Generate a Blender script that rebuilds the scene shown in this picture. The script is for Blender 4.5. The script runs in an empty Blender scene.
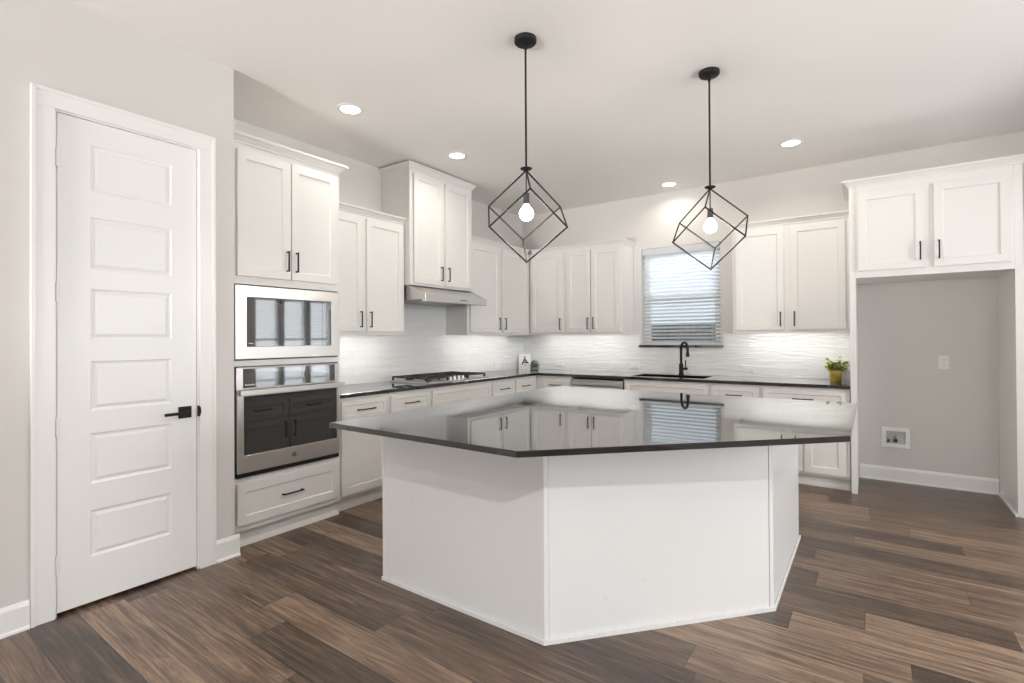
import bpy, bmesh, math, random
from mathutils import Vector, Matrix
R_ = math.radians
random.seed(7)
scene = bpy.context.scene
col = scene.collection

# ---------------------------------------------------------------- camera
CEIL = 3.02
cam_d = bpy.data.cameras.new('camera'); cam = bpy.data.objects.new('camera', cam_d); col.objects.link(cam)
F_PX, CX, CY, CZ, YAW, Y0, PITCH, ROLL = 505.82, 3.9377, -5.8306, 1.3401, 0.61557, 334.57, 0.006312, -0.005673
Fv = Vector((-math.sin(YAW)*math.cos(PITCH), math.cos(YAW)*math.cos(PITCH), math.sin(PITCH)))
Rv = Vector((math.cos(YAW), math.sin(YAW), 0)); Uv = Rv.cross(Fv)
rr = Rv*math.cos(ROLL) + Uv*math.sin(ROLL); uu = Uv*math.cos(ROLL) - Rv*math.sin(ROLL)
M = Matrix((rr, uu, -Fv)).transposed().to_4x4(); M.translation = (CX, CY, CZ)
cam.matrix_world = M
cam_d.sensor_fit = 'HORIZONTAL'; cam_d.sensor_width = 36; cam_d.lens = F_PX/1024*36
cam_d.shift_y = -(341.5-Y0)/1024; cam_d.clip_start = .05
scene.camera = cam

# ---------------------------------------------------------------- world, exposure, daylight
w = bpy.data.worlds.new('sky'); scene.world = w; w.use_nodes = True
nt = w.node_tree; bg = nt.nodes['Background']
bg.inputs[0].default_value = (.80, .91, 1, 1); bg.inputs[1].default_value = .78
vs = scene.view_settings
vs.view_transform = 'Standard'; vs.look = 'None'; vs.gamma = 1; vs.use_curve_mapping = False
vs.exposure = 0.36
try:
    scene.cycles.max_bounces = 10; scene.cycles.diffuse_bounces = 6; scene.cycles.glossy_bounces = 5
    scene.cycles.transparent_max_bounces = 12; scene.cycles.sample_clamp_indirect = 6
    scene.cycles.use_denoising = True; scene.cycles.caustics_reflective = False
except Exception: pass

def area(name, loc, rot, sx, sy, energy, color=(1, 1, 1), spread=180, shape='RECTANGLE'):
    d = bpy.data.lights.new(name, 'AREA'); d.shape = shape; d.size = sx
    if shape == 'RECTANGLE': d.size_y = sy
    d.energy = energy; d.color = color; d.spread = R_(spread)
    o = bpy.data.objects.new(name, d); col.objects.link(o); o.location = loc; o.rotation_euler = rot
    return o
DAY = (.975, .99, 1.0)
XE, YS, YN = 7.4, -9.6, 1.6          # east wall, rear wall, nook wall
E_WIN = [(-8.6, -7.2), (-5.8, -4.4), (-3.4, -2.0)]    # added living room windows in the east wall, unseen
N_WIN = [(-.56, -.02), (.05, .59), (.66, 1.20)]       # three ganged nook windows
S_WIN = [(.85, 2.25), (3.6, 5.0), (5.4, 6.8)]          # added rear wall windows, unseen, for frontal fill
for (a, b), e in zip(E_WIN, (12, 16, 88)): area('daylight_fill', (XE+.10, (a+b)/2, 1.5), (0, R_(90), 0), 1.8, b-a-.06, e, DAY)  # lamps at the added side windows, out of view
for a, b in N_WIN: area('daylight_fill', (XE+.16, (a+b)/2, 1.3), (0, R_(90), 0), 1.7, b-a-.06, 6, DAY)
for (a, b), e in zip(S_WIN, (8, 22, 40)): area('daylight_fill', ((a+b)/2, YS-.10, 1.5), (R_(90), 0, 0), b-a-.06, 1.8, e, DAY)  # fill lamps behind the added rear windows
area('daylight_fill', (2.16, 1.5, 3.3), (R_(-38), 0, 0), 2.6, 1.2, 260, DAY)  # unseen lamp added above the sink window to brighten the blind
# added fill lamps, low outside the windows, to lift ceiling and back wall
for (a, b), e, dx in zip(E_WIN, (60, 80, 120), (.85, .85, 1.02)): area('uplight_fill', (XE+dx, (a+b)/2, .15), (0, R_(130), 0), .9, b-a+.4, e, DAY)
for a, b in N_WIN: area('uplight_fill', (XE+1.1, (a+b)/2, .10), (0, R_(130), 0), 1.0, b-a+.2, 100, DAY)
for (a, b), e in zip(S_WIN, (440, 25, 0.01)): area('uplight_fill', ((a+b)/2, YS-2.0, .42), (R_(112), 0, 0), b-a+.6, .25, e, (1, .965, .92))

# ---------------------------------------------------------------- materials
def nodes(name):
    m = bpy.data.materials.new(name); m.use_nodes = True
    t = m.node_tree; return m, t, t.nodes['Principled BSDF']
def paint(name, c, rough=.4, bump=.0, scale=60, spec=.5, metal=0, var=.0, coat=0, stretch=None, rvar=.06):
    m, t, p = nodes(name); N, L = t.nodes, t.links
    p.inputs['Base Color'].default_value = (*c, 1); p.inputs['Roughness'].default_value = rough
    p.inputs['Metallic'].default_value = metal; p.inputs['Specular IOR Level'].default_value = spec
    p.inputs['Coat Weight'].default_value = coat; p.inputs['Coat Roughness'].default_value = .03
    tc = N.new('ShaderNodeTexCoord'); mp = N.new('ShaderNodeMapping'); no = N.new('ShaderNodeTexNoise')
    if stretch: mp.inputs['Scale'].default_value = stretch
    no.inputs['Scale'].default_value = scale; no.inputs['Detail'].default_value = 4
    L.new(tc.outputs['Object'], mp.inputs[0]); L.new(mp.outputs[0], no.inputs['Vector'])
    mr = N.new('ShaderNodeMapRange'); mr.inputs['To Min'].default_value = max(0, rough-rvar); mr.inputs['To Max'].default_value = rough+rvar
    L.new(no.outputs['Fac'], mr.inputs[0]); L.new(mr.outputs[0], p.inputs['Roughness'])
    if var:
        mx = N.new('ShaderNodeMix'); mx.data_type = 'RGBA'
        mx.inputs['A'].default_value = (*[x*(1-var) for x in c], 1); mx.inputs['B'].default_value = (*[min(1, x*(1+var)) for x in c], 1)
        L.new(no.outputs['Fac'], mx.inputs['Factor']); L.new(mx.outputs['Result'], p.inputs['Base Color'])
    if bump:
        b = N.new('ShaderNodeBump'); b.inputs['Strength'].default_value = bump; b.inputs['Distance'].default_value = .002
        L.new(no.outputs['Fac'], b.inputs['Height']); L.new(b.outputs[0], p.inputs['Normal'])
    return m
def glow(name, c, s):
    m, t, p = nodes(name); p.inputs['Base Color'].default_value = (.9, .9, .9, 1)
    p.inputs['Emission Color'].default_value = (*c, 1); p.inputs['Emission Strength'].default_value = s
    return m
def glass_mat(name):
    m, t, p = nodes(name); N, L = t.nodes, t.links
    tr = N.new('ShaderNodeBsdfTransparent'); gl = N.new('ShaderNodeBsdfGlossy'); gl.inputs['Roughness'].default_value = .01
    fr = N.new('ShaderNodeFresnel'); fr.inputs[0].default_value = 1.45
    mx = N.new('ShaderNodeMixShader'); L.new(fr.outputs[0], mx.inputs[0]); L.new(tr.outputs[0], mx.inputs[1]); L.new(gl.outputs[0], mx.inputs[2])
    L.new(mx.outputs[0], N['Material Output'].inputs['Surface']); return m

def floor_mat():
    m, t, p = nodes('wood_plank_floor'); N, L = t.nodes, t.links
    def mth(op, a, b=None, c=None):
        n = N.new('ShaderNodeMath'); n.operation = op
        for i, v in enumerate((a, b, c)):
            if v is None: continue
            if isinstance(v, (int, float)): n.inputs[i].default_value = v
            else: L.new(v, n.inputs[i])
        return n.outputs[0]
    tc = N.new('ShaderNodeTexCoord'); sp = N.new('ShaderNodeSeparateXYZ'); L.new(tc.outputs['Object'], sp.inputs[0])
    x, y = sp.outputs[0], sp.outputs[1]
    PW, PL = .183, 1.22
    ry = mth('DIVIDE', mth('ADD', y, .0935), PW); row = mth('FLOOR', ry); fy = mth('FRACT', ry)
    wn = N.new('ShaderNodeTexWhiteNoise'); wn.noise_dimensions = '1D'; L.new(row, wn.inputs['W'])
    rx = mth('ADD', mth('DIVIDE', x, PL), mth('MULTIPLY', wn.outputs[0], 7.3)); colm = mth('FLOOR', rx); fx = mth('FRACT', rx)
    cb = N.new('ShaderNodeCombineXYZ'); L.new(row, cb.inputs[0]); L.new(colm, cb.inputs[1])
    w2 = N.new('ShaderNodeTexWhiteNoise'); w2.noise_dimensions = '2D'; L.new(cb.outputs[0], w2.inputs['Vector'])
    pid = w2.outputs[0]
    # grain: stretched noise, shifted per plank
    gv = N.new('ShaderNodeCombineXYZ'); L.new(mth('ADD', mth('MULTIPLY', x, 1.3), mth('MULTIPLY', pid, 37)), gv.inputs[0])
    L.new(mth('ADD', mth('MULTIPLY', y, 17), mth('MULTIPLY', pid, 91)), gv.inputs[1])
    n1 = N.new('ShaderNodeTexNoise'); n1.inputs['Scale'].default_value = 1.5; n1.inputs['Detail'].default_value = 8; n1.inputs['Roughness'].default_value = .70
    n1.inputs['Distortion'].default_value = 1.1; L.new(gv.outputs[0], n1.inputs['Vector'])
    gv2 = N.new('ShaderNodeCombineXYZ'); L.new(mth('ADD', mth('MULTIPLY', x, 3), mth('MULTIPLY', pid, 51)), gv2.inputs[0])
    L.new(mth('MULTIPLY', y, 95), gv2.inputs[1])
    n2 = N.new('ShaderNodeTexNoise'); n2.inputs['Scale'].default_value = 1.0; n2.inputs['Detail'].default_value = 3; L.new(gv2.outputs[0], n2.inputs['Vector'])
    fac = mth('ADD', mth('ADD', mth('MULTIPLY', pid, .20), mth('MULTIPLY', n1.outputs['Fac'], .66)), mth('MULTIPLY', n2.outputs['Fac'], .30))
    cr = N.new('ShaderNodeValToRGB'); e = cr.color_ramp.elements
    e[0].position = .40; e[0].color = (.025, .0148, .0097, 1); e[1].position = .76; e[1].color = (.345, .232, .155, 1)
    for pos, c in ((.50, (.068, .0415, .0275)), (.61, (.150, .096, .063))):
        k = e.new(pos); k.color = (*c, 1)
    L.new(fac, cr.inputs[0])
    # seams
    ey = mth('MINIMUM', fy, mth('SUBTRACT', 1, fy)); ex = mth('MINIMUM', fx, mth('SUBTRACT', 1, fx))
    sy = mth('LESS_THAN', ey, .008); sx = mth('LESS_THAN', ex, .0013); seam = mth('MAXIMUM', sy, sx)
    mx = N.new('ShaderNodeMix'); mx.data_type = 'RGBA'; mx.inputs['B'].default_value = (.012, .009, .007, 1)
    L.new(mth('MULTIPLY', seam, .8), mx.inputs['Factor']); L.new(cr.outputs[0], mx.inputs['A']); L.new(mx.outputs['Result'], p.inputs['Base Color'])
    mr = N.new('ShaderNodeMapRange'); mr.inputs['To Min'].default_value = .24; mr.inputs['To Max'].default_value = .42; p.inputs['Specular IOR Level'].default_value = .75
    L.new(n1.outputs['Fac'], mr.inputs[0]); L.new(mr.outputs[0], p.inputs['Roughness'])
    h = mth('SUBTRACT', mth('MULTIPLY', n2.outputs['Fac'], .25), seam)
    b = N.new('ShaderNodeBump'); b.inputs['Strength'].default_value = .35; b.inputs['Distance'].default_value = .0012
    L.new(h, b.inputs['Height']); L.new(b.outputs[0], p.inputs['Normal'])
    return m

def tile_mat():
    m, t, p = nodes('wavy_white_tile'); N, L = t.nodes, t.links
    tc = N.new('ShaderNodeTexCoord'); sp = N.new('ShaderNodeSeparateXYZ'); L.new(tc.outputs['Object'], sp.inputs[0])
    cb = N.new('ShaderNodeCombineXYZ'); L.new(sp.outputs[0], cb.inputs[0]); L.new(sp.outputs[2], cb.inputs[1])
    br = N.new('ShaderNodeTexBrick'); br.inputs['Scale'].default_value = 1; br.inputs['Brick Width'].default_value = .305
    br.inputs['Row Height'].default_value = .0765; br.inputs['Mortar Size'].default_value = .0011; br.inputs['Mortar Smooth'].default_value = .3
    br.inputs['Color1'].default_value = (.80, .80, .79, 1); br.inputs['Color2'].default_value = (.84, .84, .83, 1); br.inputs['Mortar'].default_value = (.70, .69, .67, 1)
    L.new(cb.outputs[0], br.inputs['Vector']); L.new(br.outputs['Color'], p.inputs['Base Color'])
    p.inputs['Roughness'].default_value = .08; p.inputs['Specular IOR Level'].default_value = .6
    mp = N.new('ShaderNodeMapping'); mp.inputs['Scale'].default_value = (5.2, 1, 34); L.new(tc.outputs['Object'], mp.inputs[0])
    no = N.new('ShaderNodeTexNoise'); no.inputs['Scale'].default_value = 1.0; no.inputs['Detail'].default_value = 1.5; no.inputs['Distortion'].default_value = .6
    L.new(mp.outputs[0], no.inputs['Vector'])
    b1 = N.new('ShaderNodeBump'); b1.inputs['Strength'].default_value = .5; b1.inputs['Distance'].default_value = .012
    L.new(no.outputs['Fac'], b1.inputs['Height'])
    b2 = N.new('ShaderNodeBump'); b2.inputs['Strength'].default_value = .5; b2.inputs['Distance'].default_value = .0015; b2.invert = True
    L.new(br.outputs['Fac'], b2.inputs['Height']); L.new(b1.outputs[0], b2.inputs['Normal']); L.new(b2.outputs[0], p.inputs['Normal'])
    return m

MT = {}
MT['wall'] = paint('greige_wall_paint', (.675, .655, .635), .6, .25, 160)
MT['ceiling'] = paint('textured_ceiling_paint', (.83, .815, .795), .75, .55, 95)
MT['trim'] = paint('white_trim_paint', (.85, .845, .835), .33, .03, 10)
MT['cab'] = paint('white_cabinet_paint', (.765, .755, .735), .34, .03, 40)
MT['panel'] = paint('white_island_panel_paint', (.775, .775, .77), .30, .02, 20)
MT['door'] = paint('white_door_paint', (.85, .85, .845), .38, .03, 10)
MT['quartz'] = paint('charcoal_polished_quartz', (.011, .0105, .010), .04, 0, 240, spec=.45, coat=1, var=.35, rvar=.015)
MT['quartz'].node_tree.nodes['Principled BSDF'].inputs['IOR'].default_value = 1.5; MT['quartz'].node_tree.nodes['Principled BSDF'].inputs['Coat IOR'].default_value = 1.55
MT['steel'] = paint('brushed_stainless_steel', (.62, .60, .575), .30, .02, 40, metal=.88, stretch=(1, 1, 60), rvar=.05)
MT['steel_dark'] = paint('dark_brushed_steel', (.30, .29, .28), .3, .02, 40, metal=1)
MT['black'] = paint('matte_black_metal', (.013, .012, .011), .55, .02, 120, spec=.25)
MT['iron'] = paint('black_cast_iron', (.03, .029, .028), .55, .2, 200)
MT['oven_glass'] = paint('black_oven_glass', (.012, .012, .013), .03, 0, 30, spec=.8, rvar=.01); MT['oven_glass'].node_tree.nodes['Principled BSDF'].inputs['IOR'].default_value = 1.75
MT['mirror_glass'] = paint('dark_reflective_glass', (.012, .012, .013), .03, 0, 30, spec=.5, rvar=.01)
MT['mirror_glass'].node_tree.nodes['Principled BSDF'].inputs['IOR'].default_value = 2.9
MT['plastic'] = paint('white_plastic', (.82, .82, .80), .3, .0, 10)
MT['dark_plastic'] = paint('dark_grey_plastic', (.05, .05, .05), .4, .0, 10)
MT['floor'] = floor_mat(); MT['tile'] = tile_mat(); MT['glass'] = glass_mat('window_glass')
MT['slat'] = paint('white_blind_slat', (.88, .885, .89), .4, .03, 40)
_t = MT['slat'].node_tree; _tl = _t.nodes.new('ShaderNodeBsdfTranslucent'); _tl.inputs[0].default_value = (.88, .92, .96, 1)
_mx = _t.nodes.new('ShaderNodeMixShader'); _mx.inputs[0].default_value = .45
_t.links.new(_t.nodes['Principled BSDF'].outputs[0], _mx.inputs[1]); _t.links.new(_tl.outputs[0], _mx.inputs[2]); _t.links.new(_mx.outputs[0], _t.nodes['Material Output'].inputs['Surface'])
MT['gold'] = paint('hammered_gold_metal', (.86, .62, .17), .30, .25, 55, metal=.6)
MT['leaf'] = paint('glossy_green_leaf', (.36, .42, .085), .45, .1, 60, var=.6)
MT['succulent'] = paint('grey_green_succulent', (.27, .30, .25), .5, .1, 90, var=.5)
MT['soil'] = paint('dark_soil', (.03, .022, .015), .9, .6, 160)
MT['concrete'] = paint('grey_concrete_pot', (.26, .26, .245), .7, .3, 120, var=.2)
MT['card'] = paint('white_card', (.85, .85, .83), .5, .0, 60)
MT['ink'] = paint('black_ink', (.012, .012, .012), .5, .0, 60)
MT['lens'] = glow('warm_lamp_lens', (1, .95, .87), 9)
MT['bulb'] = glow('frosted_bulb_glow', (1, .93, .82), 14)
MT['led'] = glow('led_strip_glow', (1, .99, .97), 5)
MT['bounce_ground'] = paint('pale_bounce_ground', (.62, .60, .57), .85, .4, 12, var=.12)  # ground colour chosen pale to throw light up onto the blind
MT['fence'] = paint('weathered_wood', (.085, .075, .066), .8, .3, 14, var=.4, stretch=(1, 1, .1))
MT['brass'] = paint('brass_valve', (.45, .33, .16), .35, .0, 40, metal=1)

# ---------------------------------------------------------------- mesh helpers
class MB:
    def __init__(s): s.v = []; s.f = []; s.sm = []
    def add(s, vs, fs, smooth=False):
        n = len(s.v); s.v += [tuple(p) for p in vs]
        for f in fs: s.f.append([n+i for i in f]); s.sm.append(smooth)
        return s
    def box(s, x0, x1, y0, y1, z0, z1):
        x0, x1 = sorted((x0, x1)); y0, y1 = sorted((y0, y1)); z0, z1 = sorted((z0, z1))
        return s.add([(x0,y0,z0),(x1,y0,z0),(x1,y1,z0),(x0,y1,z0),(x0,y0,z1),(x1,y0,z1),(x1,y1,z1),(x0,y1,z1)],
                     [(3,2,1,0),(4,5,6,7),(0,1,5,4),(1,2,6,5),(2,3,7,6),(3,0,4,7)])
    def prism(s, poly, a0, a1, axis='z'):
        # poly: 2-D points; z -> (x,y); x -> (y,z); y -> (x,z)
        def P(p, a): return {'z': (p[0], p[1], a), 'x': (a, p[0], p[1]), 'y': (p[0], a, p[1])}[axis]
        n = len(poly); A = sum(poly[i][0]*poly[(i+1) % n][1]-poly[(i+1) % n][0]*poly[i][1] for i in range(n))
        if A < 0: poly = poly[::-1]
        if axis == 'y': poly = poly[::-1]
        vs = [P(p, a0) for p in poly]+[P(p, a1) for p in poly]
        fs = [tuple(range(n))[::-1], tuple(range(n, 2*n))]+[(i, (i+1) % n, n+(i+1) % n, n+i) for i in range(n)]
        return s.add(vs, fs)
    def cyl(s, p0, p1, r0, r1=None, n=20, caps=True):
        r1 = r0 if r1 is None else r1
        p0, p1 = Vector(p0), Vector(p1); d = (p1-p0).normalized()
        a = d.orthogonal().normalized(); b = d.cross(a)
        def ring(p, r): return [p+(a*math.cos(2*math.pi*i/n)+b*math.sin(2*math.pi*i/n))*r for i in range(n)]
        s.add(ring(p0, r0)+ring(p1, r1), [(i, (i+1) % n, n+(i+1) % n, n+i) for i in range(n)], True)
        if caps:
            s.add(ring(p0, r0), [tuple(range(n))[::-1]]); s.add(ring(p1, r1), [tuple(range(n))])
        return s
    def tube(s, pts, r, n=14):
        pts = [Vector(p) for p in pts]; rings = []; a = None
        rs = r if isinstance(r, (list, tuple)) else [r]*len(pts)
        for i, p in enumerate(pts):
            d = (pts[min(i+1, len(pts)-1)]-pts[max(i-1, 0)]).normalized()
            a = d.orthogonal().normalized() if a is None else (a-d*a.dot(d)).normalized()
            b = d.cross(a)
            rings += [p+(a*math.cos(2*math.pi*k/n)+b*math.sin(2*math.pi*k/n))*rs[i] for k in range(n)]
        m = len(pts)
        fs = [(i*n+k, i*n+(k+1) % n, (i+1)*n+(k+1) % n, (i+1)*n+k) for i in range(m-1) for k in range(n)]
        s.add(rings, fs, True); s.add(rings[:n], [tuple(range(n))[::-1]]); s.add(rings[-n:], [tuple(range(n))])
        return s
    def lathe(s, prof, c=(0, 0, 0), n=28, smooth=True):
        # prof: list of (r, z); open profile, closed by caps when r > 0 at the ends
        vs = []
        for r, z in prof: vs += [(c[0]+r*math.cos(2*math.pi*k/n), c[1]+r*math.sin(2*math.pi*k/n), c[2]+z) for k in range(n)]
        m = len(prof)
        fs = [(i*n+k, i*n+(k+1) % n, (i+1)*n+(k+1) % n, (i+1)*n+k) for i in range(m-1) for k in range(n)]
        s.add(vs, fs, smooth)
        if prof[0][0] > 1e-5: s.add(vs[:n], [tuple(range(n))[::-1]])
        if prof[-1][0] > 1e-5: s.add(vs[-n:], [tuple(range(n))])
        return s
    def sphere(s, c, r, n=20, m=12, sz=1):
        prof = [(max(1e-6, r*math.sin(math.pi*i/m)), -r*math.cos(math.pi*i/m)*sz) for i in range(m+1)]
        return s.lathe(prof, c, n)
    def plate(s, us, vs_, cells, a0, a1, plane='xy'):
        # grid of cells extruded from a0 to a1: walls and slabs with holes, as one closed surface
        us, vs_ = sorted(us), sorted(vs_)
        def P(u, v, a): return {'xy': (u, v, a), 'xz': (u, a, v), 'yz': (a, u, v)}[plane]
        filled = {(i, j) for i in range(len(us)-1) for j in range(len(vs_)-1) if cells((us[i]+us[i+1])/2, (vs_[j]+vs_[j+1])/2)}
        flip = plane == 'xz'
        def face(ps):
            s.add(ps[::-1] if flip else ps, [(0, 1, 2, 3)])
        for i, j in filled:
            u0, u1, v0, v1 = us[i], us[i+1], vs_[j], vs_[j+1]
            face([P(u0,v0,a1),P(u1,v0,a1),P(u1,v1,a1),P(u0,v1,a1)])
            face([P(u0,v1,a0),P(u1,v1,a0),P(u1,v0,a0),P(u0,v0,a0)])
            if (i-1, j) not in filled: face([P(u0,v1,a0),P(u0,v0,a0),P(u0,v0,a1),P(u0,v1,a1)])
            if (i+1, j) not in filled: face([P(u1,v0,a0),P(u1,v1,a0),P(u1,v1,a1),P(u1,v0,a1)])
            if (i, j-1) not in filled: face([P(u0,v0,a0),P(u1,v0,a0),P(u1,v0,a1),P(u0,v0,a1)])
            if (i, j+1) not in filled: face([P(u1,v1,a0),P(u0,v1,a0),P(u0,v1,a1),P(u1,v1,a1)])
        return s
    def build(s, name, mat, parent=None, bevel=0, weld=True, loc=None, rotz=None):
        me = bpy.data.meshes.new(name); me.from_pydata(s.v, [], s.f)
        me.polygons.foreach_set('use_smooth', s.sm)
        if weld and not any(s.sm):
            bm = bmesh.new(); bm.from_mesh(me); bmesh.ops.remove_doubles(bm, verts=bm.verts, dist=1e-6); bm.to_mesh(me); bm.free()
        me.materials.append(MT[mat] if isinstance(mat, str) else mat); me.update()
        o = bpy.data.objects.new(name, me); col.objects.link(o)
        if parent: o.parent = parent
        if loc: o.location = loc
        if rotz is not None: o.rotation_euler = (0, 0, rotz)
        if bevel:
            b = o.modifiers.new('edge', 'BEVEL'); b.width = bevel; b.segments = 2; b.limit_method = 'ANGLE'; b.angle_limit = R_(40)
            b.harden_normals = False
        return o

def tag(o, label=None, cat=None, group=None, kind=None):
    for k, v in (('label', label), ('category', cat), ('group', group), ('kind', kind)):
        if v: o[k] = v
    return o
def thing(name, label, cat, loc=(0, 0, 0), rotz=0, group=None, kind=None):
    o = bpy.data.objects.new(name, None); col.objects.link(o); o.empty_display_size = .1
    o.location = loc; o.rotation_euler = (0, 0, rotz)
    return tag(o, label, cat, group, kind)
def struct(o, label, cat): return tag(o, label, cat, None, 'structure')
LEFT = R_(90)     # run along the left wall: local x -> world +y, local y (into the cabinet) -> world -x

# ---------------------------------------------------------------- room shell
T = .12
def in_any(v, rs): return any(a < v < b for a, b in rs)
struct(MB().plate([-.12, 5.25, XE+.12], [YS-.12, .15, YN+.12], lambda x, y: y < .15 or x > 5.25, -.1, 0, 'xy').build('floor', 'floor'), 'dark brown wood plank floor running across the room', 'floor')
struct(MB().plate([-.12, 5.25, XE+.12], [YS-.12, .15, YN+.12], lambda x, y: y < .15 or x > 5.25, CEIL, CEIL+.1, 'xy').build('ceiling', 'ceiling'), 'pale greige textured ceiling with recessed lights', 'ceiling')
struct(MB().box(-T, 0, YS-T, 0, 0, CEIL).build('wall_left', 'wall'), 'pale wall behind the cooktop and oven cabinets', 'wall')
WX0, WX1, WZ0, WZ1 = 1.715, 2.610, 1.245, 2.385
struct(MB().plate([-T, WX0, WX1, 4.052, 4.198, 5.25], [0, .345, .463, WZ0, WZ1, CEIL], lambda x, z: not (WX0 < x < WX1 and WZ0 < z < WZ1 or 4.052 < x < 4.198 and .345 < z < .463), 0, .15, 'xz').build('wall_back', 'wall'),
       'pale greige wall around the sink window and fridge alcove', 'wall')
struct(MB().box(5.25, 5.37, .15, YN+T, 0, CEIL).build('wall_nook_side', 'wall'), 'pale side wall of the breakfast nook past the fridge alcove', 'wall')
struct(MB().box(5.37, XE, YN, YN+T, 0, CEIL).build('wall_nook', 'wall'), 'pale back wall of the breakfast nook', 'wall')
ew = sorted(sum(([a, b] for a, b in E_WIN+N_WIN), []))
def east(y, z):
    return not ((in_any(y, E_WIN) and .6 < z < 2.4) or (in_any(y, N_WIN) and .45 < z < 2.2))
struct(MB().plate([YS-T, YN+T]+ew, [0, .45, .6, 2.2, 2.4, CEIL], east, XE, XE+T, 'yz').build('wall_right', 'wall'), 'pale window wall on the far right of the open room', 'wall')
sw = sum(([a, b] for a, b in S_WIN), [])
struct(MB().plate([0, XE]+sw, [0, .6, 2.4, CEIL], lambda x, z: not (in_any(x, S_WIN) and .6 < z < 2.4), YS-T, YS, 'xz').build('wall_rear', 'wall'), 'pale window wall of the living area behind', 'wall')
XP, YP = .72, -4.265
DY0, DY1, DZ1 = -5.118, -4.462, 2.468
struct(MB().plate([YS, DY0, DY1, YP], [0, DZ1, CEIL], lambda y, z: not (DY0 < y < DY1 and z < DZ1), XP-T, XP, 'yz').build('wall_pantry', 'wall'),
       'pale greige wall holding the white pantry door', 'wall')
struct(MB().box(0, XP-T, YP-T+.0, YP, 0, CEIL).build('wall_pantry_side', 'wall'), 'pale side wall between pantry and oven cabinet', 'wall')
struct(MB().box(0, XP-T, -5.6, -5.5, 0, CEIL).build('wall_pantry_end', 'wall'), 'plain wall inside the pantry', 'wall')

# ---------------------------------------------------------------- pantry door
CW = .088
d1 = thing('door_1', 'white six-panel pantry door with black lever in white casing', 'door', (XP, (DY0+DY1)/2, 0), LEFT, kind='structure')
# local: x along world +y, y into the wall (world -x); width
hw = (DY1-DY0)/2
c = MB()
for sx in (-1, 1):
    x0, x1 = sorted((sx*(hw-.006), sx*(hw-.006+CW)))
    c.box(x0, x1, -.016, 0, 0, DZ1-.006)
    xo = sx*(hw-.006+CW)
    c.box(*sorted((xo-sx*.018, xo)), -.022, -.016, 0, DZ1-.006+CW)
c.box(-(hw-.006+CW), hw-.006+CW, -.016, 0, DZ1-.006, DZ1-.006+CW)
c.box(-(hw-.006+CW-.018), hw-.006+CW-.018, -.022, -.016, DZ1-.006+CW-.018, DZ1-.006+CW)
c.build('casing', 'trim', d1, bevel=.002, weld=False)
j = MB()
j.box(-hw, -hw+.014, 0, T, 0, DZ1); j.box(hw-.014, hw, 0, T, 0, DZ1); j.box(-hw+.014, hw-.014, 0, T, DZ1-.014, DZ1)
j.box(-hw+.014, -hw+.026, .048, .075, 0, DZ1-.014); j.box(hw-.026, hw-.014, .048, .075, 0, DZ1-.014)
j.build('jamb', 'trim', d1, weld=False)
def panel_door(W, H, panels, mx):
    # slab, front face at y=0, back at y=.035; panels: list of (z0, z1)
    m = MB(); zs = [0]+sum(([a, b] for a, b in panels), [])+[H]; xs = [0, mx, W-mx, W]
    for i in range(3):
        for k in range(len(zs)-1):
            x0, x1, z0, z1 = xs[i], xs[i+1], zs[k], zs[k+1]
            if i == 1 and k % 2 == 1:
                lv = [(0, 0), (.005, .005), (.014, .007), (.030, .0015), (.034, .0015)]
                R = [[(x0+a, d, z0+a), (x1-a, d, z0+a), (x1-a, d, z1-a), (x0+a, d, z1-a)] for a, d in lv]
                for q in range(len(R)-1):
                    for e in range(4): m.add([R[q][e], R[q][(e+1) % 4], R[q+1][(e+1) % 4], R[q+1][e]], [(0, 1, 2, 3)])
                m.add(R[-1], [(0, 1, 2, 3)])
            else: m.add([(x0, 0, z0), (x1, 0, z0), (x1, 0, z1), (x0, 0, z1)], [(0, 1, 2, 3)])
    t = .035
    for x in (0, W):
        q = [(x, 0, 0), (x, 0, H), (x, t, H), (x, t, 0)]; m.add(q if x == 0 else q[::-1], [(0, 1, 2, 3)])
    m.add([(0, 0, H), (W, 0, H), (W, t, H), (0, t, H)], [(0, 1, 2, 3)]); m.add([(0, 0, 0), (0, t, 0), (W, t, 0), (W, 0, 0)], [(0, 1, 2, 3)])
    m.add([(0, t, 0), (0, t, H), (W, t, H), (W, t, 0)], [(0, 1, 2, 3)])
    return m
LW, LH, LZ = 2*hw-.028-.007, 2.433, .018
pz = [(2.095, 2.330), (1.696, 1.964), (1.342, 1.600), (.982, 1.232), (.614, .868), (.245, .478)]
leaf = panel_door(LW, LH, [(a-LZ, b-LZ) for a, b in sorted(pz)], .128).build('door_leaf', 'door', d1)
leaf.location = (-LW/2, .004, LZ)
for z in (2.231, 1.575, .916, .249):
    h = MB(); h.cyl((-hw+.015, -.004, z-.045), (-hw+.015, -.004, z+.045), .0065, n=12); h.cyl((-hw+.015, -.004, z+.045), (-hw+.015, -.004, z+.05), .0045, n=12)
    h.box(-hw+.008, -hw+.028, -.001, .0035, z-.044, z+.044)
    h.build('hinge', 'trim', d1, weld=False)
kx = LW/2-.062
hd = MB().box(kx-.033, kx+.033, -.006, .004, .890, .956).build('rosette', 'black', d1, bevel=.0015)
lv = MB(); lv.cyl((kx, -.006, .923), (kx, -.045, .923), .010, n=16); lv.box(kx-.118, kx+.010, -.053, -.043, .915, .931)
lo = lv.build('lever', 'black', d1, weld=False); lo['label'] = 'black lever handle on square plate'
st = MB(); n = 14
pts = [(hw-.013, .923+.03*math.cos(math.pi*i/n)) for i in range(n+1)]
st.prism([(hw-.0135+.014*math.sin(math.pi*i/n), .923+.032*math.cos(math.pi*i/n)) for i in range(n+1)], -.018, .002, 'y')
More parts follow.
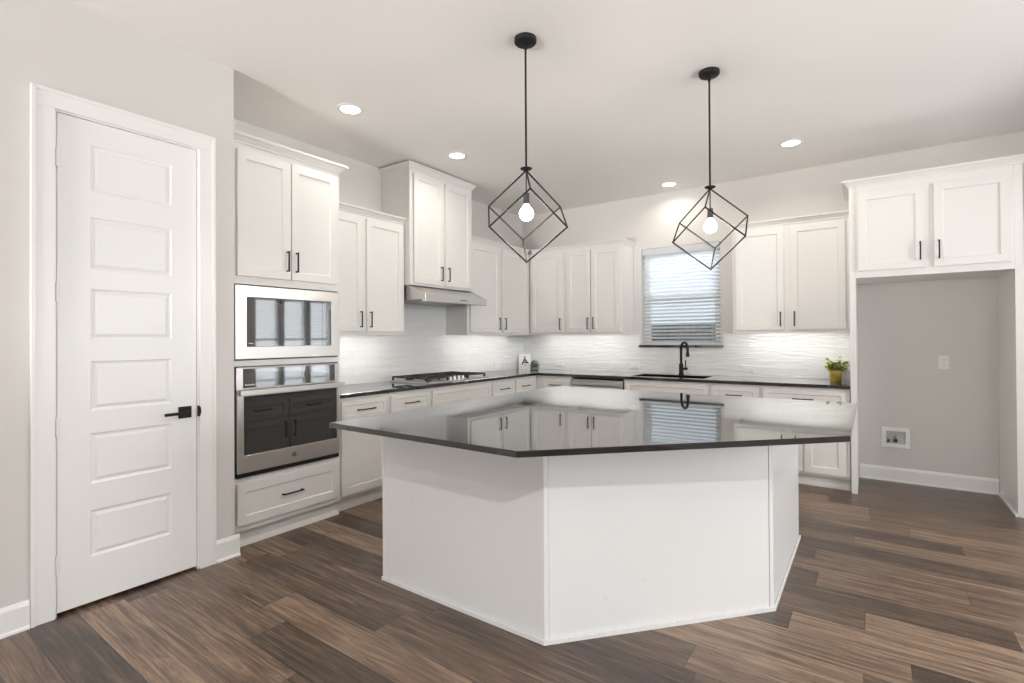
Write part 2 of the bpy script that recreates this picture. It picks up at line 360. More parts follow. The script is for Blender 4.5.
st.build('strike_plate', 'black', d1, weld=False)

def board_x(name, y0, y1, x, label):
    # board on a wall facing +x
    m = MB(); t = .015; h = .130
    m.prism([(x, 0), (x+t+.007, 0), (x+t+.007, .010), (x+t, .018), (x+t, h-.020), (x+t-.007, h-.004), (x+t-.010, h), (x, h)], y0, y1, 'y')
    return struct(m.build(name, 'trim'), label, 'baseboard')
def board_y(name, x0, x1, y, label):
    m = MB(); t = .015; h = .130
    m.prism([(y, 0), (y-t-.007, 0), (y-t-.007, .010), (y-t, .018), (y-t, h-.020), (y-t+.007, h-.004), (y-t+.010, h), (y, h)], x0, x1, 'x')
    return struct(m.build(name, 'trim'), label, 'baseboard')
board_x('baseboard_left', YS, DY0-CW+.004, XP, 'white baseboard left of the pantry door')
board_x('baseboard_pantry', DY1+CW-.004, YP+.026, XP, 'short white baseboard between pantry door and oven cabinet')
board_y('baseboard_back', 3.85, 4.812, 0, 'white baseboard along the back of the fridge alcove')

board_y('baseboard_back_end', 4.866, 5.25, 0, 'short white baseboard to the right of the fridge alcove')
board_y('baseboard_nook', 5.37, XE, YN, 'white baseboard along the nook wall')

# ---------------------------------------------------------------- cabinets
def shaker(Wd, H, t=.020, st=.057, rec=.009):
    # front at y=-t, back at y=0, lower-left corner at the origin
    m = MB(); e = .004
    def ring(a, d): return [(a, d, a), (Wd-a, d, a), (Wd-a, d, H-a), (a, d, H-a)]
    r0, r1, r2, rb = ring(0, -t), ring(st, -t), ring(st+e, -t+rec), ring(0, 0)
    for p, q in ((r0, r1), (r1, r2)):
        for k in range(4): m.add([p[k], p[(k+1) % 4], q[(k+1) % 4], q[k]], [(0, 1, 2, 3)])
    m.add(r2, [(0, 1, 2, 3)]); m.add(rb[::-1], [(0, 1, 2, 3)])
    for k in range(4): m.add([rb[k], rb[(k+1) % 4], r0[(k+1) % 4], r0[k]], [(0, 1, 2, 3)])
    return m
def pull(x, y, z, L=.14, vertical=True, parent=None):
    # slim black bar pull; (x, z) its centre, y the face it is screwed to
    m = MB(); h = L/2; s = .0045; o = .028
    if vertical:
        m.box(x-s, x+s, y-o-.004, y-o+.005, z-h, z+h)
        for k in (-1, 1): m.box(x-s, x+s, y-o, y-.0005, z+k*(h-.006)-s, z+k*(h-.006)+s)
    else:
        m.box(x-h, x+h, y-o-.004, y-o+.005, z-s, z+s)
        for k in (-1, 1): m.box(x+k*(h-.006)-s, x+k*(h-.006)+s, y-o, y-.0005, z-s, z+s)
    o_ = m.build('handle', 'black', parent, weld=False, bevel=.001); o_['label'] = 'black bar handle'
    return o_
def leaf_part(root, name, x0, x1, z0, z1, handle=None, L=.14, st=.057, y=-.0015):
    # overlay door or drawer front with its handle: ('L'|'R', z) vertical near that edge, 'C' horizontal
    o = shaker(x1-x0, z1-z0, st=st).build(name, 'cab', root, bevel=.0015); o.location = (x0, y, z0)
    if handle == 'C': pull((x1-x0)/2, -.020 if st < .05 else -.011, (z1-z0)/2, L, False, o)
    elif handle:
        side, z = handle; pull(.030 if side == 'L' else (x1-x0)-.030, -.020, z-z0, L, True, o)
    return o
def crown(root, path, z0, h=.055, pr=.048, name='crown_molding'):
    # path in local xy, outward to the right of the walking direction
    prof = [(0, 0), (.010, 0), (.010, .010), (.016, .016), (pr*.62, h*.62), (pr-.006, h-.014), (pr-.004, h-.011), (pr, h-.011), (pr, h), (0, h)]
    pts = [Vector((*p, 0)) for p in path]; n = len(pts); vs = []
    for i, p in enumerate(pts):
        dirs = ([(pts[i]-pts[i-1]).normalized()] if i else [])+([(pts[i+1]-pts[i]).normalized()] if i < n-1 else [])
        ns = [Vector((d.y, -d.x, 0)) for d in dirs]
        nn = ns[0] if len(ns) == 1 else (ns[0]+ns[1])/(1+ns[0].dot(ns[1]))
        vs += [p+nn*a+Vector((0, 0, z0+b)) for a, b in prof]
    k = len(prof); m = MB()
    m.add(vs, [(i*k+q, i*k+(q+1) % k, (i+1)*k+(q+1) % k, (i+1)*k+q) for i in range(n-1) for q in range(k)]+[tuple(range(k)), tuple((n-1)*k+q for q in range(k))])
    o = m.build(name, 'cab', root)
    bm = bmesh.new(); bm.from_mesh(o.data); bmesh.ops.recalc_face_normals(bm, faces=bm.faces); bm.to_mesh(o.data); bm.free()
    return o

LEDK = .38
def wall_cabinet(name, label, loc, rotz, W, D, z0, z1, doors, cr, light=None, group='white wall cabinets', crh=.055):
    root = thing(name, label, 'cabinet', loc, rotz, group)
    b = MB(); t = .018
    b.box(0, t, 0, D, z0, z1); b.box(W-t, W, 0, D, z0, z1); b.box(t, W-t, 0, D, z1-t, z1)       # sides, top
    b.box(t, W-t, .020, D, z0+.022, z0+.040)                                                     # raised bottom
    b.box(t, W-t, D-.006, D, z0+.040, z1-t)                                                      # back
    b.box(t, W-t, 0, .020, z0, z0+.040); b.box(t, W-t, 0, .020, z1-.045, z1-t)                     # face frame rails
    b.box(t, .040, 0, .020, z0+.040, z1-.045); b.box(W-.040, W-t, 0, .020, z0+.040, z1-.045)
    if len(doors) == 2: b.box((doors[0][1]+doors[1][0])/2-.035, (doors[0][1]+doors[1][0])/2+.035, 0, .020, z0+.040, z1-.045)
    b.build('cabinet_box', 'cab', root, weld=False)
    for x0, x1, a, c_, side, hz in doors: leaf_part(root, 'door', x0, x1, a, c_, (side, hz))
    crown(root, cr, z1, crh, .040)
    if light:
        e, x0, x1 = light
        MB().box(x0, x1, .0205, .052, z0+.013, z0+.0215).build('light_bar', 'plastic', root)
        ar = area('under_cabinet_light', (0, 0, 0), (R_(25), 0, 0), x1-x0, .02, e*LEDK, (1, .985, .96), 170)
        ar.parent = root; ar.location = ((x0+x1)/2, .038, z0+.0115)
    return root
ZU0, ZU1 = 1.372, 2.420
UD0, UD1 = 1.402, 2.392
# left wall, faces at world x = .325
YT = -3.444
g = .0015
wall_cabinet('wall_cabinet', 'white two-door wall cabinet between the oven tower and the hood cabinet', (.325, YT+g, 0), LEFT, .946, .322, ZU0, ZU1,
             [(.030, .452, UD0, UD1, 'R', 1.507), (.497, .922, UD0, UD1, 'L', 1.507)], [(0, 0), (.946, 0)], (5.5, .06, .88))
# hood cabinet: y -2.49 .. -1.576
wall_cabinet('wall_cabinet', 'tallest white wall cabinet, directly above the steel range hood', (.400, -2.492, 0), LEFT, .914, .397, 1.846, 2.950,
             [(.040, .434, 1.868, 2.915, 'R', 1.985), (.478, .878, 1.868, 2.915, 'L', 1.985)], [(0, .397), (0, 0), (.914, 0), (.914, .397)], None, crh=.056)
wall_cabinet('wall_cabinet', 'white two-door wall cabinet between the range hood and the corner', (.325, -1.575, 0), LEFT, 1.246, .322, ZU0, ZU1,
             [(.040, .585, UD0, UD1, 'R', 1.507), (.640, 1.205, UD0, UD1, 'L', 1.507)], [(0, 0), (1.198, 0)], (6.5, .06, 1.15))
# back wall, faces at world y = -.325
wall_cabinet('wall_cabinet', 'narrow single-door white wall cabinet in the corner on the window wall', (.3275, -.325, 0), 0, .534, .322, ZU0, ZU1,
             [(.043, .502, UD0, UD1, 'R', 1.507)], [(.048, 0), (.534, 0)], (3.2, .06, .5))
wall_cabinet('wall_cabinet', 'white two-door wall cabinet just left of the sink window', (.863, -.325, 0), 0, .750, .322, ZU0, ZU1,
             [(.029, .345, UD0, UD1, 'R', 1.507), (.361, .722, UD0, UD1, 'L', 1.507)], [(0, 0), (.750, 0), (.750, .322)], (4.5, .06, .70))
wall_cabinet('wall_cabinet', 'white two-door wall cabinet between the sink window and fridge alcove', (2.800, -.325, 0), 0, .994, .322, ZU0, ZU1,
             [(.034, .467, UD0, UD1, 'R', 1.507), (.524, .964, UD0, UD1, 'L', 1.507)], [(0, .322), (0, 0), (.994, 0)], (6.5, .06, .93))

# base cabinets ------------------------------------------------------------
ZC0, ZC1 = .884, .914
def base_cabinet(label, loc, rotz, W, fronts, D=.604, group='white base cabinets', ends=(0, 0)):
    root = thing('base_cabinet', label, 'cabinet', loc, rotz, group)
    b = MB(); t = .018
    for x in (0, W-t): b.prism([(0, .105), (0, ZC0-.002), (D, ZC0-.002), (D, 0), (.055, 0), (.055, .105)], x, x+t, 'x')
    b.box(t, W-t, 0, D, .105, .123); b.box(t, W-t, .055, .070, 0, .105)
    b.box(t, W-t, D-.006, D, .123, ZC0-.002)
    for z0, z1 in ((.123, .135), (.672, .712), (.842, ZC0-.002)): b.box(t, W-t, 0, .020, z0, z1)
    b.box(t, max(.042, min(f[1] for f in fronts)+.012), 0, .020, .135, .842); b.box(min(W-.042, max(f[2] for f in fronts)-.012), W-t, 0, .020, .135, .842)
    ds = [f for f in fronts if f[0] == 'door']
    if len(ds) == 2: b.box((ds[0][2]+ds[1][1])/2-.03, (ds[0][2]+ds[1][1])/2+.03, 0, .020, .135, .672)
    b.build('cabinet_box', 'cab', root, weld=False)
    MB().box(0, W, .043, .055-.0005, 0, .018).build('shoe_molding', 'cab', root)
    for f in fronts: leaf_part(root, *f[:5], **f[5])
    return root
DR0, DR1, DO0, DO1 = .702, .853, .128, .682
def dr(x0, x1, L=.16): return ('drawer', x0, x1, DR0, DR1, dict(handle='C', L=L, st=.036))
def do(x0, x1, side): return ('door', x0, x1, DO0, DO1, dict(handle=(side, .60)))
XB = .610
base_cabinet('white base cabinet beside the oven tower, one drawer over a door', (XB, YT+.002, 0), LEFT, .494, [dr(.022, .474, .167), do(.022, .474, 'R')])
base_cabinet('white base cabinet with one drawer, second right of the oven tower', (XB, -2.946, 0), LEFT, .494, [dr(.020, .476, .160), do(.020, .476, 'L')])
base_cabinet('wide white base cabinet under the gas cooktop with a handleless false drawer', (XB, -2.450, 0), LEFT, .918,
             [('false_drawer', .024, .900, DR0, DR1, dict(st=.036)), do(.024, .455, 'R'), do(.469, .900, 'L')])
base_cabinet('narrow white drawer cabinet just right of the cooktop cabinet', (XB, -1.530, 0), LEFT, .436, [dr(.018, .418, .150), do(.018, .418, 'R')])
base_cabinet('narrow white drawer cabinet next to the inside corner on the cooktop wall', (XB, -1.092, 0), LEFT, .4795, [dr(.018, .395, .150), do(.018, .395, 'R')])
YB = -.610
base_cabinet('white drawer cabinet between the inside corner and the dishwasher', (.6125, YB, 0), 0, .4825, [dr(.0925, .4645, .145), do(.0925, .4645, 'L')])
base_cabinet('wide white base cabinet under the black sink with a long false drawer', (1.742, YB, 0), 0, .896,
             [('false_drawer', .022, .874, DR0, DR1, dict(st=.036)), do(.022, .440, 'R'), do(.456, .874, 'L')])
base_cabinet('white drawer cabinet just right of the sink cabinet', (2.640, YB, 0), 0, .456, [dr(.028, .432, .145), do(.028, .432, 'L')])
base_cabinet('white two-door base cabinet with wide drawer against the fridge alcove panel', (3.098, YB, 0), 0, .696,
             [dr(.024, .668, .165), do(.024, .340, 'R'), do(.354, .668, 'L')])

# oven tower ---------------------------------------------------------------
TW = .816
tower = thing('oven_cabinet', 'tall white tower cabinet holding the steel microwave and wall oven', 'cabinet', (.645, -4.262, 0), LEFT)
b = MB(); t = .019; TD = .640
for x in (0, TW-t): b.prism([(0, .11), (0, 2.600), (TD, 2.600), (TD, 0), (.055, 0), (.055, .11)], x, x+t, 'x')
b.box(t, TW-t, 0, TD, 2.582, 2.600); b.box(t, TW-t, TD-.006, TD, .11, 2.582); b.box(t, TW-t, .055, .07, 0, .11)
b.box(t, TW-t, 0, TD-.006, .11, .128); b.box(t, TW-t, 0, TD-.006, .425, .452)
b.box(t, TW-t, 0, TD-.006, 1.166, 1.204); b.box(t, TW-t, 0, TD-.006, 1.697, 1.735); b.box(t, TW-t, 0, .02, 1.735, 1.765); b.box(.395, .431, 0, .02, 1.765, 2.53)
b.box(t, TW-t, 0, .02, .128, .16); b.box(t, TW-t, 0, .02, .40, .425); b.box(t, TW-t, 0, .02, 2.53, 2.582)
b.box(t, .04, 0, .02, .16, .40); b.box(TW-.04, TW-t, 0, .02, .16, .40); b.box(t, .052, 0, .02, 1.765, 2.53); b.box(TW-.045, TW-t, 0, .02, 1.765, 2.53)
b.build('cabinet_box', 'cab', tower, weld=False)
MB().prism([(.055, 0), (.030, 0), (.034, .012), (.046, .030), (.055, .030)], 0, TW+.012, 'x').build('shoe_molding', 'cab', tower)
leaf_part(tower, 'door', .046, .409, 1.748, 2.560, ('R', 1.872)); leaf_part(tower, 'door', .417, .785, 1.748, 2.560, ('L', 1.872))
leaf_part(tower, 'drawer', .043, .790, .150, .416, 'C', L=.152)
crown(tower, [(0, 0), (TW, 0), (TW, .58)], 2.600, .055)

def rect_frame(m, x0, x1, z0, z1, ix0, ix1, iz0, iz1, y0, y1):
    m.plate([x0, ix0, ix1, x1], [z0, iz0, iz1, z1], lambda x, z: not (ix0 < x < ix1 and iz0 < z < iz1), y0, y1, 'xz')
# microwave
mw = thing('microwave', 'built-in stainless microwave with dark window above the wall oven', 'microwave', (.645, -4.262, 1.2115), LEFT)
m = MB(); rect_frame(m, .030, .800, 0, .476, .104, .730, .080, .402, -.022, -.002); m.build('trim_frame', 'steel', mw, bevel=.0025)
MB().box(.0455, .7705, -.001, .40, -.006+.008, .478).build('housing', 'steel_dark', mw)
gl = MB().box(.105, .656, -.0165, -.0015, .081, .401).build('window', 'mirror_glass', mw); gl['label'] = 'dark glossy glass window'
MB().box(.6585, .729, -.0165, -.0015, .081, .401).build('control_panel', 'mirror_glass', mw)
m = MB()
for k in range(4): m.box(.118+k*.008, .123+k*.008, -.0172, -.0166, .098, .106 - .001*(k % 2))
m.build('brand_mark', 'plastic', mw, weld=False)
# wall oven
ov = thing('wall_oven', 'built-in stainless wall oven with black glass door below the microwave', 'oven', (.645, -4.262, .460), LEFT)
MB().box(.045, .771, -.001, .55, .004, .700).build('housing', 'steel_dark', ov)
m = MB(); rect_frame(m, .036, .792, .556, .696, .080, .760, .566, .690, -.020, -.002); m.build('control_surround', 'steel', ov, bevel=.002)
cp = MB().box(.081, .759, -.0185, -.002, .567, .689).build('control_panel', 'mirror_glass', ov); cp['label'] = 'black glass control strip'
m = MB()
for k in range(6): m.box(.094+k*.011, .101+k*.011, -.0192, -.0186, .582, .590 - .002*(k % 2))
m.build('brand_mark', 'plastic', ov, weld=False)
m = MB(); rect_frame(m, .036, .792, .024, .548, .080, .768, .137, .512, -.030, -.002); m.build('door_frame', 'steel', ov, bevel=.003)
dg = MB().box(.081, .767, -.0285, -.002, .138, .511).build('door_window', 'oven_glass', ov); dg['label'] = 'black glass oven window'
m = MB(); m.box(.036, .808, -.078, -.058, .522, .556); m.box(.050, .078, -.060, -.0305, .528, .550); m.box(.764, .792, -.060, -.0305, .528, .550)
hb = m.build('handle', 'steel', ov, weld=False, bevel=.003); hb['label'] = 'wide flat steel bar handle'
MB().box(.040, .788, -.024, -.003, -.004, .021).build('vent_slot', 'black', ov)
m = MB(); m.cyl((.424, -.0302, .082), (.424, -.0312, .082), .017, n=24); m.build('emblem', 'steel_dark', ov)

# dishwasher -----------------------------------------------------------------
dw = thing('dishwasher', 'stainless dishwasher under the counter between corner drawer and sink', 'dishwasher', (1.098, YB, 0), 0)
MB().box(.022, .622, .004, .58, .105, .872).build('tub', 'steel_dark', dw)
MB().box(.012, .632, -.026, .003, .11, .790).build('door', 'steel', dw, bevel=.004)
m = MB(); m.box(.012, .632, -.010, .003, .793, .857); m.build('control_strip', 'steel', dw, bevel=.003)
MB().box(.030, .632, -.004, .003, .859, .878).build('top_trim', 'black', dw)
m = MB(); m.box(.030, .612, -.052, -.036, .800, .836); m.box(.04, .06, -.036, -.0102, .806, .830); m.box(.582, .602, -.036, -.0102, .806, .830)
m.build('handle', 'steel', dw, weld=False, bevel=.004)
MB().box(.030, .614, .05, .065, .0, .10).build('kick_plate', 'black', dw)

# ---------------------------------------------------------------- countertops
SX0, SX1, SY0, SY1 = 1.790, 2.560, -.545, -.150
def ctop(x, y):
    if SX0 < x < SX1 and SY0 < y < SY1: return False
    return x < .648 or y > -.648
m = MB().plate([.003, .648, SX0, SX1, 3.797], [YT+.001, -.648, SY0, SY1, -.003], ctop, ZC0, ZC1, 'xy')
tag(m.build('countertop', 'quartz', bevel=.003), 'L-shaped black quartz countertop along the cooktop and window walls', 'countertop')
# sink
sk = thing('sink', 'black undermount sink let into the counter below the window', 'sink', ((SX0+SX1)/2, (SY0+SY1)/2, 0))
a, b_ = (SX1-SX0)/2, (SY1-SY0)/2
m = MB(); z0, z1 = .684, ZC0-.0015; q = .012
m.plate([-a-q, -a+.002, a-.002, a+q], [-b_-q, -b_+.002, b_-.002, b_+q], lambda x, y: not (abs(x) < a-.002 and abs(y) < b_-.002), z0, z1, 'xy')
m.box(-a-q, a+q, -b_-q, b_+q, z0-.012, z0-.0002)
m.build('basin', 'black', sk, weld=False)
MB().cyl((0, 0, z0), (0, 0, z0+.004), .045, n=28).build('drain', 'steel_dark', sk)
# faucet
fx, fy = 2.205, -.092
fc = thing('faucet', 'matte black gooseneck pull-down faucet behind the sink', 'faucet', (fx, fy, ZC1))
m = MB(); m.cyl((0, 0, 0), (0, 0, .010), .030, n=24); m.cyl((0, 0, .010), (0, 0, .120), .0235, n=24); m.cyl((0, 0, .120), (0, 0, .128), .0235, .0155, n=24); m.build('base', 'black', fc)
ux, uy = .68, -.73
pts = [(0, 0, .125), (0, 0, .20), (0, 0, .275)]; rad = .078
for k in range(1, 13):
    an = math.pi*k/12*.97; pts.append((ux*rad*(1-math.cos(an)), uy*rad*(1-math.cos(an)), .282+rad*math.sin(an)*1.05))
lx, ly, lz = pts[-1]; pts.append((lx, ly, lz-.02))
MB().tube(pts, .0140, 16).build('spout', 'black', fc)
m = MB(); m.cyl((lx, ly, lz-.018), (lx, ly, lz-.050), .0135, .017, n=20); m.cyl((lx, ly, lz-.050), (lx, ly, lz-.082), .018, .0205, n=20); m.build('spray_head', 'black', fc)
m = MB(); m.cyl((.02, 0, .070), (.068, -.012, .070),   .0140, n=18); m.cyl((.050, -.008, .075), (.052, -.010, .165), .0068, n=12); m.build('lever', 'black', fc)

# backsplash ------------------------------------------------------------------
def ts(o, l): return struct(o, l, 'backsplash')
m = MB().plate([0, .949, 1.870, 3.44], [0, .456, .93], lambda x, z: (z < .456 or .949 < x < 1.870), -.009, 0, 'xz')
o = m.build('trim_1', 'tile', rotz=LEFT, loc=(0.0005, YT+.001, ZC1+.0005)); ts(o, 'wavy white glossy tile backsplash on the cooktop wall')
m = MB().plate([.010, WX0-.025, WX1+.03, 3.797], [0, .312, .456], lambda x, z: not (WX0-.025 < x < WX1+.03 and z > .312), -.009, 0, 'xz')
o = m.build('trim_2', 'tile', loc=(0, -.0005, ZC1+.0005)); ts(o, 'wavy white glossy tile backsplash on the window wall')

# ---------------------------------------------------------------- range hood
hy0, hy1 = -2.478, -1.562
hood = thing('range_hood', 'stainless under-cabinet range hood above the gas cooktop', 'range hood', (0, 0, 0))
m = MB(); m.prism([(.0115, 1.695), (.0115, 1.843), (.385, 1.843), (.572, 1.758), (.572, 1.753), (.545, 1.753), (.545, 1.702), (.03, 1.702), (.03, 1.695)], hy0, hy1, 'y')
m.build('canopy', 'steel', hood, bevel=.002)
MB().box(.5455, .592, hy0, hy1, 1.684, 1.7525).build('front_lip', 'steel', hood, bevel=.003)
m = MB(); m.box(.05, .540, hy0+.03, hy1-.03, 1.697, 1.7015); m.build('grease_filter', 'steel_dark', hood)
m = MB()
for k in range(5): m.box(.5922, .595, -1.99+k*.022, -1.976+k*.022, 1.713, 1.723)
m.build('button', 'dark_plastic', hood, weld=False)

# cooktop -----------------------------------------------------------------------
ct = thing('cooktop', 'stainless five-burner gas cooktop with black grates on the counter', 'cooktop', (0, 0, 0))
cy0, cy1, cx0, cx1 = -2.478, -1.588, .095, .622
MB().prism([(cx0, cy0), (cx1, cy0), (cx1, cy1), (cx0, cy1)], ZC1, ZC1+.016).build('base_tray', 'steel', ct, bevel=.004)
zt = ZC1+.0165
for gx, gy, r in ((.22, -2.33, .045), (.47, -2.33, .035), (.31, -2.044, .058), (.22, -1.76, .04), (.45, -1.76, .045)):
    m = MB(); m.cyl((gx, gy, zt), (gx, gy, zt+.010), r, r*.9, n=24); m.cyl((gx, gy, zt+.010), (gx, gy, zt+.018), r*.8, n=24); m.build('burner', 'iron', ct)
gw = (cy1-cy0-.03)/3
for k in range(3):
    y0 = cy0+.015+k*gw; y1 = y0+gw-.004
    xf = .600 if k != 1 else .475
    m = MB(); s = .006; zb = zt+.026; ztp = zt+.040
    for yy in (y0+s, y1-s): m.box(cx0+.02, xf, yy-s, yy+s, zb, ztp)
    for xx in (cx0+.026, xf-.006, (cx0+.02+xf)/2): m.box(xx-s, xx+s, y0+2*s, y1-2*s, zb+.001, ztp-.0005)
    ym = (y0+y1)/2
    m.box(cx0+.033, xf-.013, ym-s, ym+s, zb+.002, ztp-.001)
    for yy in (y0+s, y1-s):
        for xx in (cx0+.026, xf-.008): m.box(xx-.008, xx+.008, yy-.007, yy+.007, zt-.0003, zb)
    m.build('grate', 'iron', ct, weld=False)
for k in range(5):
    m = MB(); yy = -2.044+(k-2)*.062; xx = .555
    m.cyl((xx, yy, zt-.0003), (xx, yy, zt+.005), .021, n=20); m.cyl((xx, yy, zt+.005), (xx, yy, zt+.030), .017, .0145, n=20)
    m.build('knob', 'steel', ct)

# ---------------------------------------------------------------- sink window
w1 = thing('window_1', 'white window above the sink', 'window', ((WX0+WX1)/2, 0, 0), kind='structure')
hwx = (WX1-WX0)/2; zmid = 1.80
m = MB(); rect_frame(m, -hwx, hwx, WZ0, WZ1, -hwx+.045, hwx-.045, WZ0+.012, WZ1-.045, .085, .145); m.build('window_frame', 'trim', w1)
m = MB(); rect_frame(m, -hwx+.046, hwx-.046, WZ0+.013, zmid+.02, -hwx+.078, hwx-.078, WZ0+.034, zmid-.02, .088, .112); m.build('lower_sash', 'trim', w1)
m = MB(); rect_frame(m, -hwx+.046, hwx-.046, zmid-.018, WZ1-.046, -hwx+.078, hwx-.078, zmid+.02, WZ1-.08, .115, .138); m.build('upper_sash', 'trim', w1)
MB().box(-hwx+.077, hwx-.077, .098, .102, WZ0+.033, zmid-.019).build('pane', 'glass', w1)
MB().box(-hwx+.077, hwx-.077, .124, .128, zmid+.019, WZ1-.079).build('pane', 'glass', w1)
m = MB().box(1.688, 2.640, -.032, .083, WZ0-.026, WZ0-.0005); so = m.build('trim_3', 'quartz', bevel=.002); struct(so, 'dark quartz window sill above the sink', 'window sill')
bl = thing('window_blind', 'white horizontal-slat blind hanging in the window over the sink', 'blind', ((WX0+WX1)/2, .040, WZ1))
bw = hwx-.008
MB().box(-bw, bw, -.028, .028, -.050, -.002).build('headrail', 'slat', bl, bevel=.002)
MB().box(-bw-.0, bw+.0, -.036, -.0285, -.072, -.002).build('valance', 'slat', bl, bevel=.002)
m = MB(); zs = -.085; tilt = R_(-22); npitch = .0405
while zs > -(WZ1-WZ0)+.030:
    cxx, sxx = math.cos(tilt)*.025, math.sin(tilt)*.025
    n = 4; top = []; bot = []
    for k in range(n+1):
        u = -1+2*k/n; cm = .003*(1-u*u)
        top.append((u*cxx, zs+u*sxx+cm+.0013)); bot.append((u*cxx, zs+u*sxx+cm-.0013))
    m.prism(top+bot[::-1], -bw+.004, bw-.004, 'x'); zs -= npitch
m.build('slats', 'slat', bl, weld=False)
MB().box(-bw+.002, bw-.002, -.024, .024, -(WZ1-WZ0)+.004, -(WZ1-WZ0)+.024).build('bottom_rail', 'slat', bl, bevel=.002)
for x in (-bw+.085, bw-.085):
    m = MB()
    for y in (-.0275, .0275): m.cyl((x, y, -.050), (x, y, -(WZ1-WZ0)+.02), .0011, n=6)
    m.build('ladder_cord', 'slat', bl)
MB().cyl((-bw+.05, -.034, -.05), (-bw+.052, -.036, -.62), .004, n=8).build('tilt_wand', 'slat', bl)

# nook windows, known from reflections; side and rear windows added to let in light
def far_window(n, kind, a, b, z0, z1, blind):
    if kind == 'E': root = thing('window_%d' % n, None, None, (XE, (a+b)/2, 0), R_(-90), kind='structure')
    else: root = thing('window_%d' % n, None, None, ((a+b)/2, YS, 0), R_(180), kind='structure')
    h = (b-a)/2
    m = MB(); rect_frame(m, -h, h, z0, z1, -h+.04, h-.04, z0+.04, z1-.04, .03, .09); m.box(-h+.04, h-.04, .04, .08, (z0+z1)/2-.02, (z0+z1)/2+.02)
    m.build('window_frame', 'trim', root, weld=False)
    MB().box(-h+.039, h-.039, .058, .062, z0+.039, z1-.039).build('pane', 'glass', root)
    if blind:
        m = MB(); z = z0+.06
        while z < z1-.05:
            m.prism([(-.014, z-.009), (-.014, z-.0075), (.014, z+.009), (.014, z+.0075)], -h+.01, h-.01, 'x'); z += .045
        m.build('blind_slats', 'slat', root, weld=False)
    return root
for i, (a, b) in enumerate(N_WIN):
    tag(far_window(2+i, 'E', a, b, .45, 2.2, True), ['nook window with white blind nearest the living area', 'middle nook window with white blind', 'nook window with white blind nearest the nook wall'][i], 'window')
for i, (a, b) in enumerate(E_WIN):
    tag(far_window(5+i, 'E', a, b, .6, 2.4, False), ['added unseen living room side window nearest the rear wall', 'added unseen middle living room side window', 'added unseen living room side window nearest the nook'][i], 'window')
for i, (a, b) in enumerate(S_WIN):
    tag(far_window(8+i, 'S', a, b, .6, 2.4, False), ['added unseen rear wall window nearest the pantry side', 'added unseen middle rear wall window', 'added unseen rear wall window nearest the side windows'][i], 'window')

# outside the sink window
struct(MB().box(-12, 5.2, .16, 30, -.35, -.3).build('ground', 'bounce_ground'), 'pale ground outside the sink window, made bright to light the blind', 'ground')
fen = thing('fence', 'dark wooden fence seen through the blind of the sink window', 'fence', (0, 6.5, -.3))
m = MB()
for k in range(100): m.box(-9+k*.14, -9+k*.14+.132, 0, .02, 0, 1.93)
m.build('pickets', 'fence', fen, weld=False)
m = MB(); m.box(-9, 5, .0205, .06, .4, .49); m.box(-9, 5, .0205, .06, 1.5, 1.59); m.build('rail', 'fence', fen, weld=False)

# ---------------------------------------------------------------- fridge alcove
fr = thing('refrigerator_cabinet', 'white surround of the empty fridge alcove with two doors overhead', 'cabinet', (3.800, -.645, 0), 0)
FD = .642
MB().box(0, .044, 0, FD, 0, 2.600).build('side_panel', 'cab', fr, bevel=.0015)
MB().box(1.016, 1.062, 0, FD, 0, 2.600).build('side_panel', 'cab', fr, bevel=.0015)
b = MB()
b.box(.0445, 1.0155, .02, FD, 1.828, 1.846); b.box(.0445, 1.0155, .02, FD, 2.582, 2.600); b.box(.0445, 1.0155, FD-.006, FD, 1.846, 2.582)
b.box(.0445, 1.0155, 0, .02, 1.828, 1.900); b.box(.0445, 1.0155, 0, .02, 2.515, 2.600); b.box(.0445, .075, 0, .02, 1.900, 2.515); b.box(.985, 1.0155, 0, .02, 1.900, 2.515); b.box(.49, .57, 0, .02, 1.900, 2.515)
b.build('cabinet_box', 'cab', fr, weld=False)
leaf_part(fr, 'door', .062, .501, 1.884, 2.535, ('R', 2.015), L=.145); leaf_part(fr, 'door', .556, .995, 1.884, 2.535, ('L', 2.015), L=.145)
crown(fr, [(0, .60), (0, 0), (1.062, 0), (1.062, .60)], 2.600, .055)
MB().box(1.004, 1.0155, 0, FD-.02, 0, .018).build('shoe_molding', 'trim', fr)

def outlet(label, loc, rotz, horizontal, group='white outlets on the tiled wall'):
    root = thing('outlet', label, 'outlet', loc, rotz, group)
    w_, h_ = (.118, .072) if horizontal else (.072, .118)
    MB().box(-w_/2, w_/2, -.006, 0, -h_/2, h_/2).build('plate', 'plastic', root, bevel=.002)
    for k in (-1, 1):
        cxx, czz = (k*.021, 0) if horizontal else (0, k*.021)
        m = MB(); m.cyl((cxx, -.0062, czz), (cxx, -.0085, czz), .016, n=20); s_ = m.build('socket', 'plastic', root)
        m = MB()
        for e in (-1, 1):
            dx, dz = (0, e*.006) if horizontal else (e*.006, 0)
            sx, sz = (.0045, .0012) if horizontal else (.0012, .0045)
            m.box(cxx+dx-sx, cxx+dx+sx, -.0092, -.0086, czz+dz-sz, czz+dz+sz)
        m.build('slots', 'dark_plastic', s_, weld=False)
    return root
yb = -.0115
outlet('horizontal white outlet on the tile right behind the succulent', (.585, yb, .998), 0, True)
outlet('horizontal white outlet left of the window, above the dishwasher', (1.36, yb, .998), 0, True)
outlet('horizontal white outlet just left of the faucet and sink', (1.63, yb, .998), 0, True)
outlet('horizontal white outlet between the sink and the gold plant pot', (2.885, yb, .998), 0, True)
outlet('horizontal white outlet on the tile beside the oven tower', (.0115, -3.16, .998), LEFT, True)
outlet('horizontal white outlet on the tile left of the white card', (.0115, -.62, .998), LEFT, True)
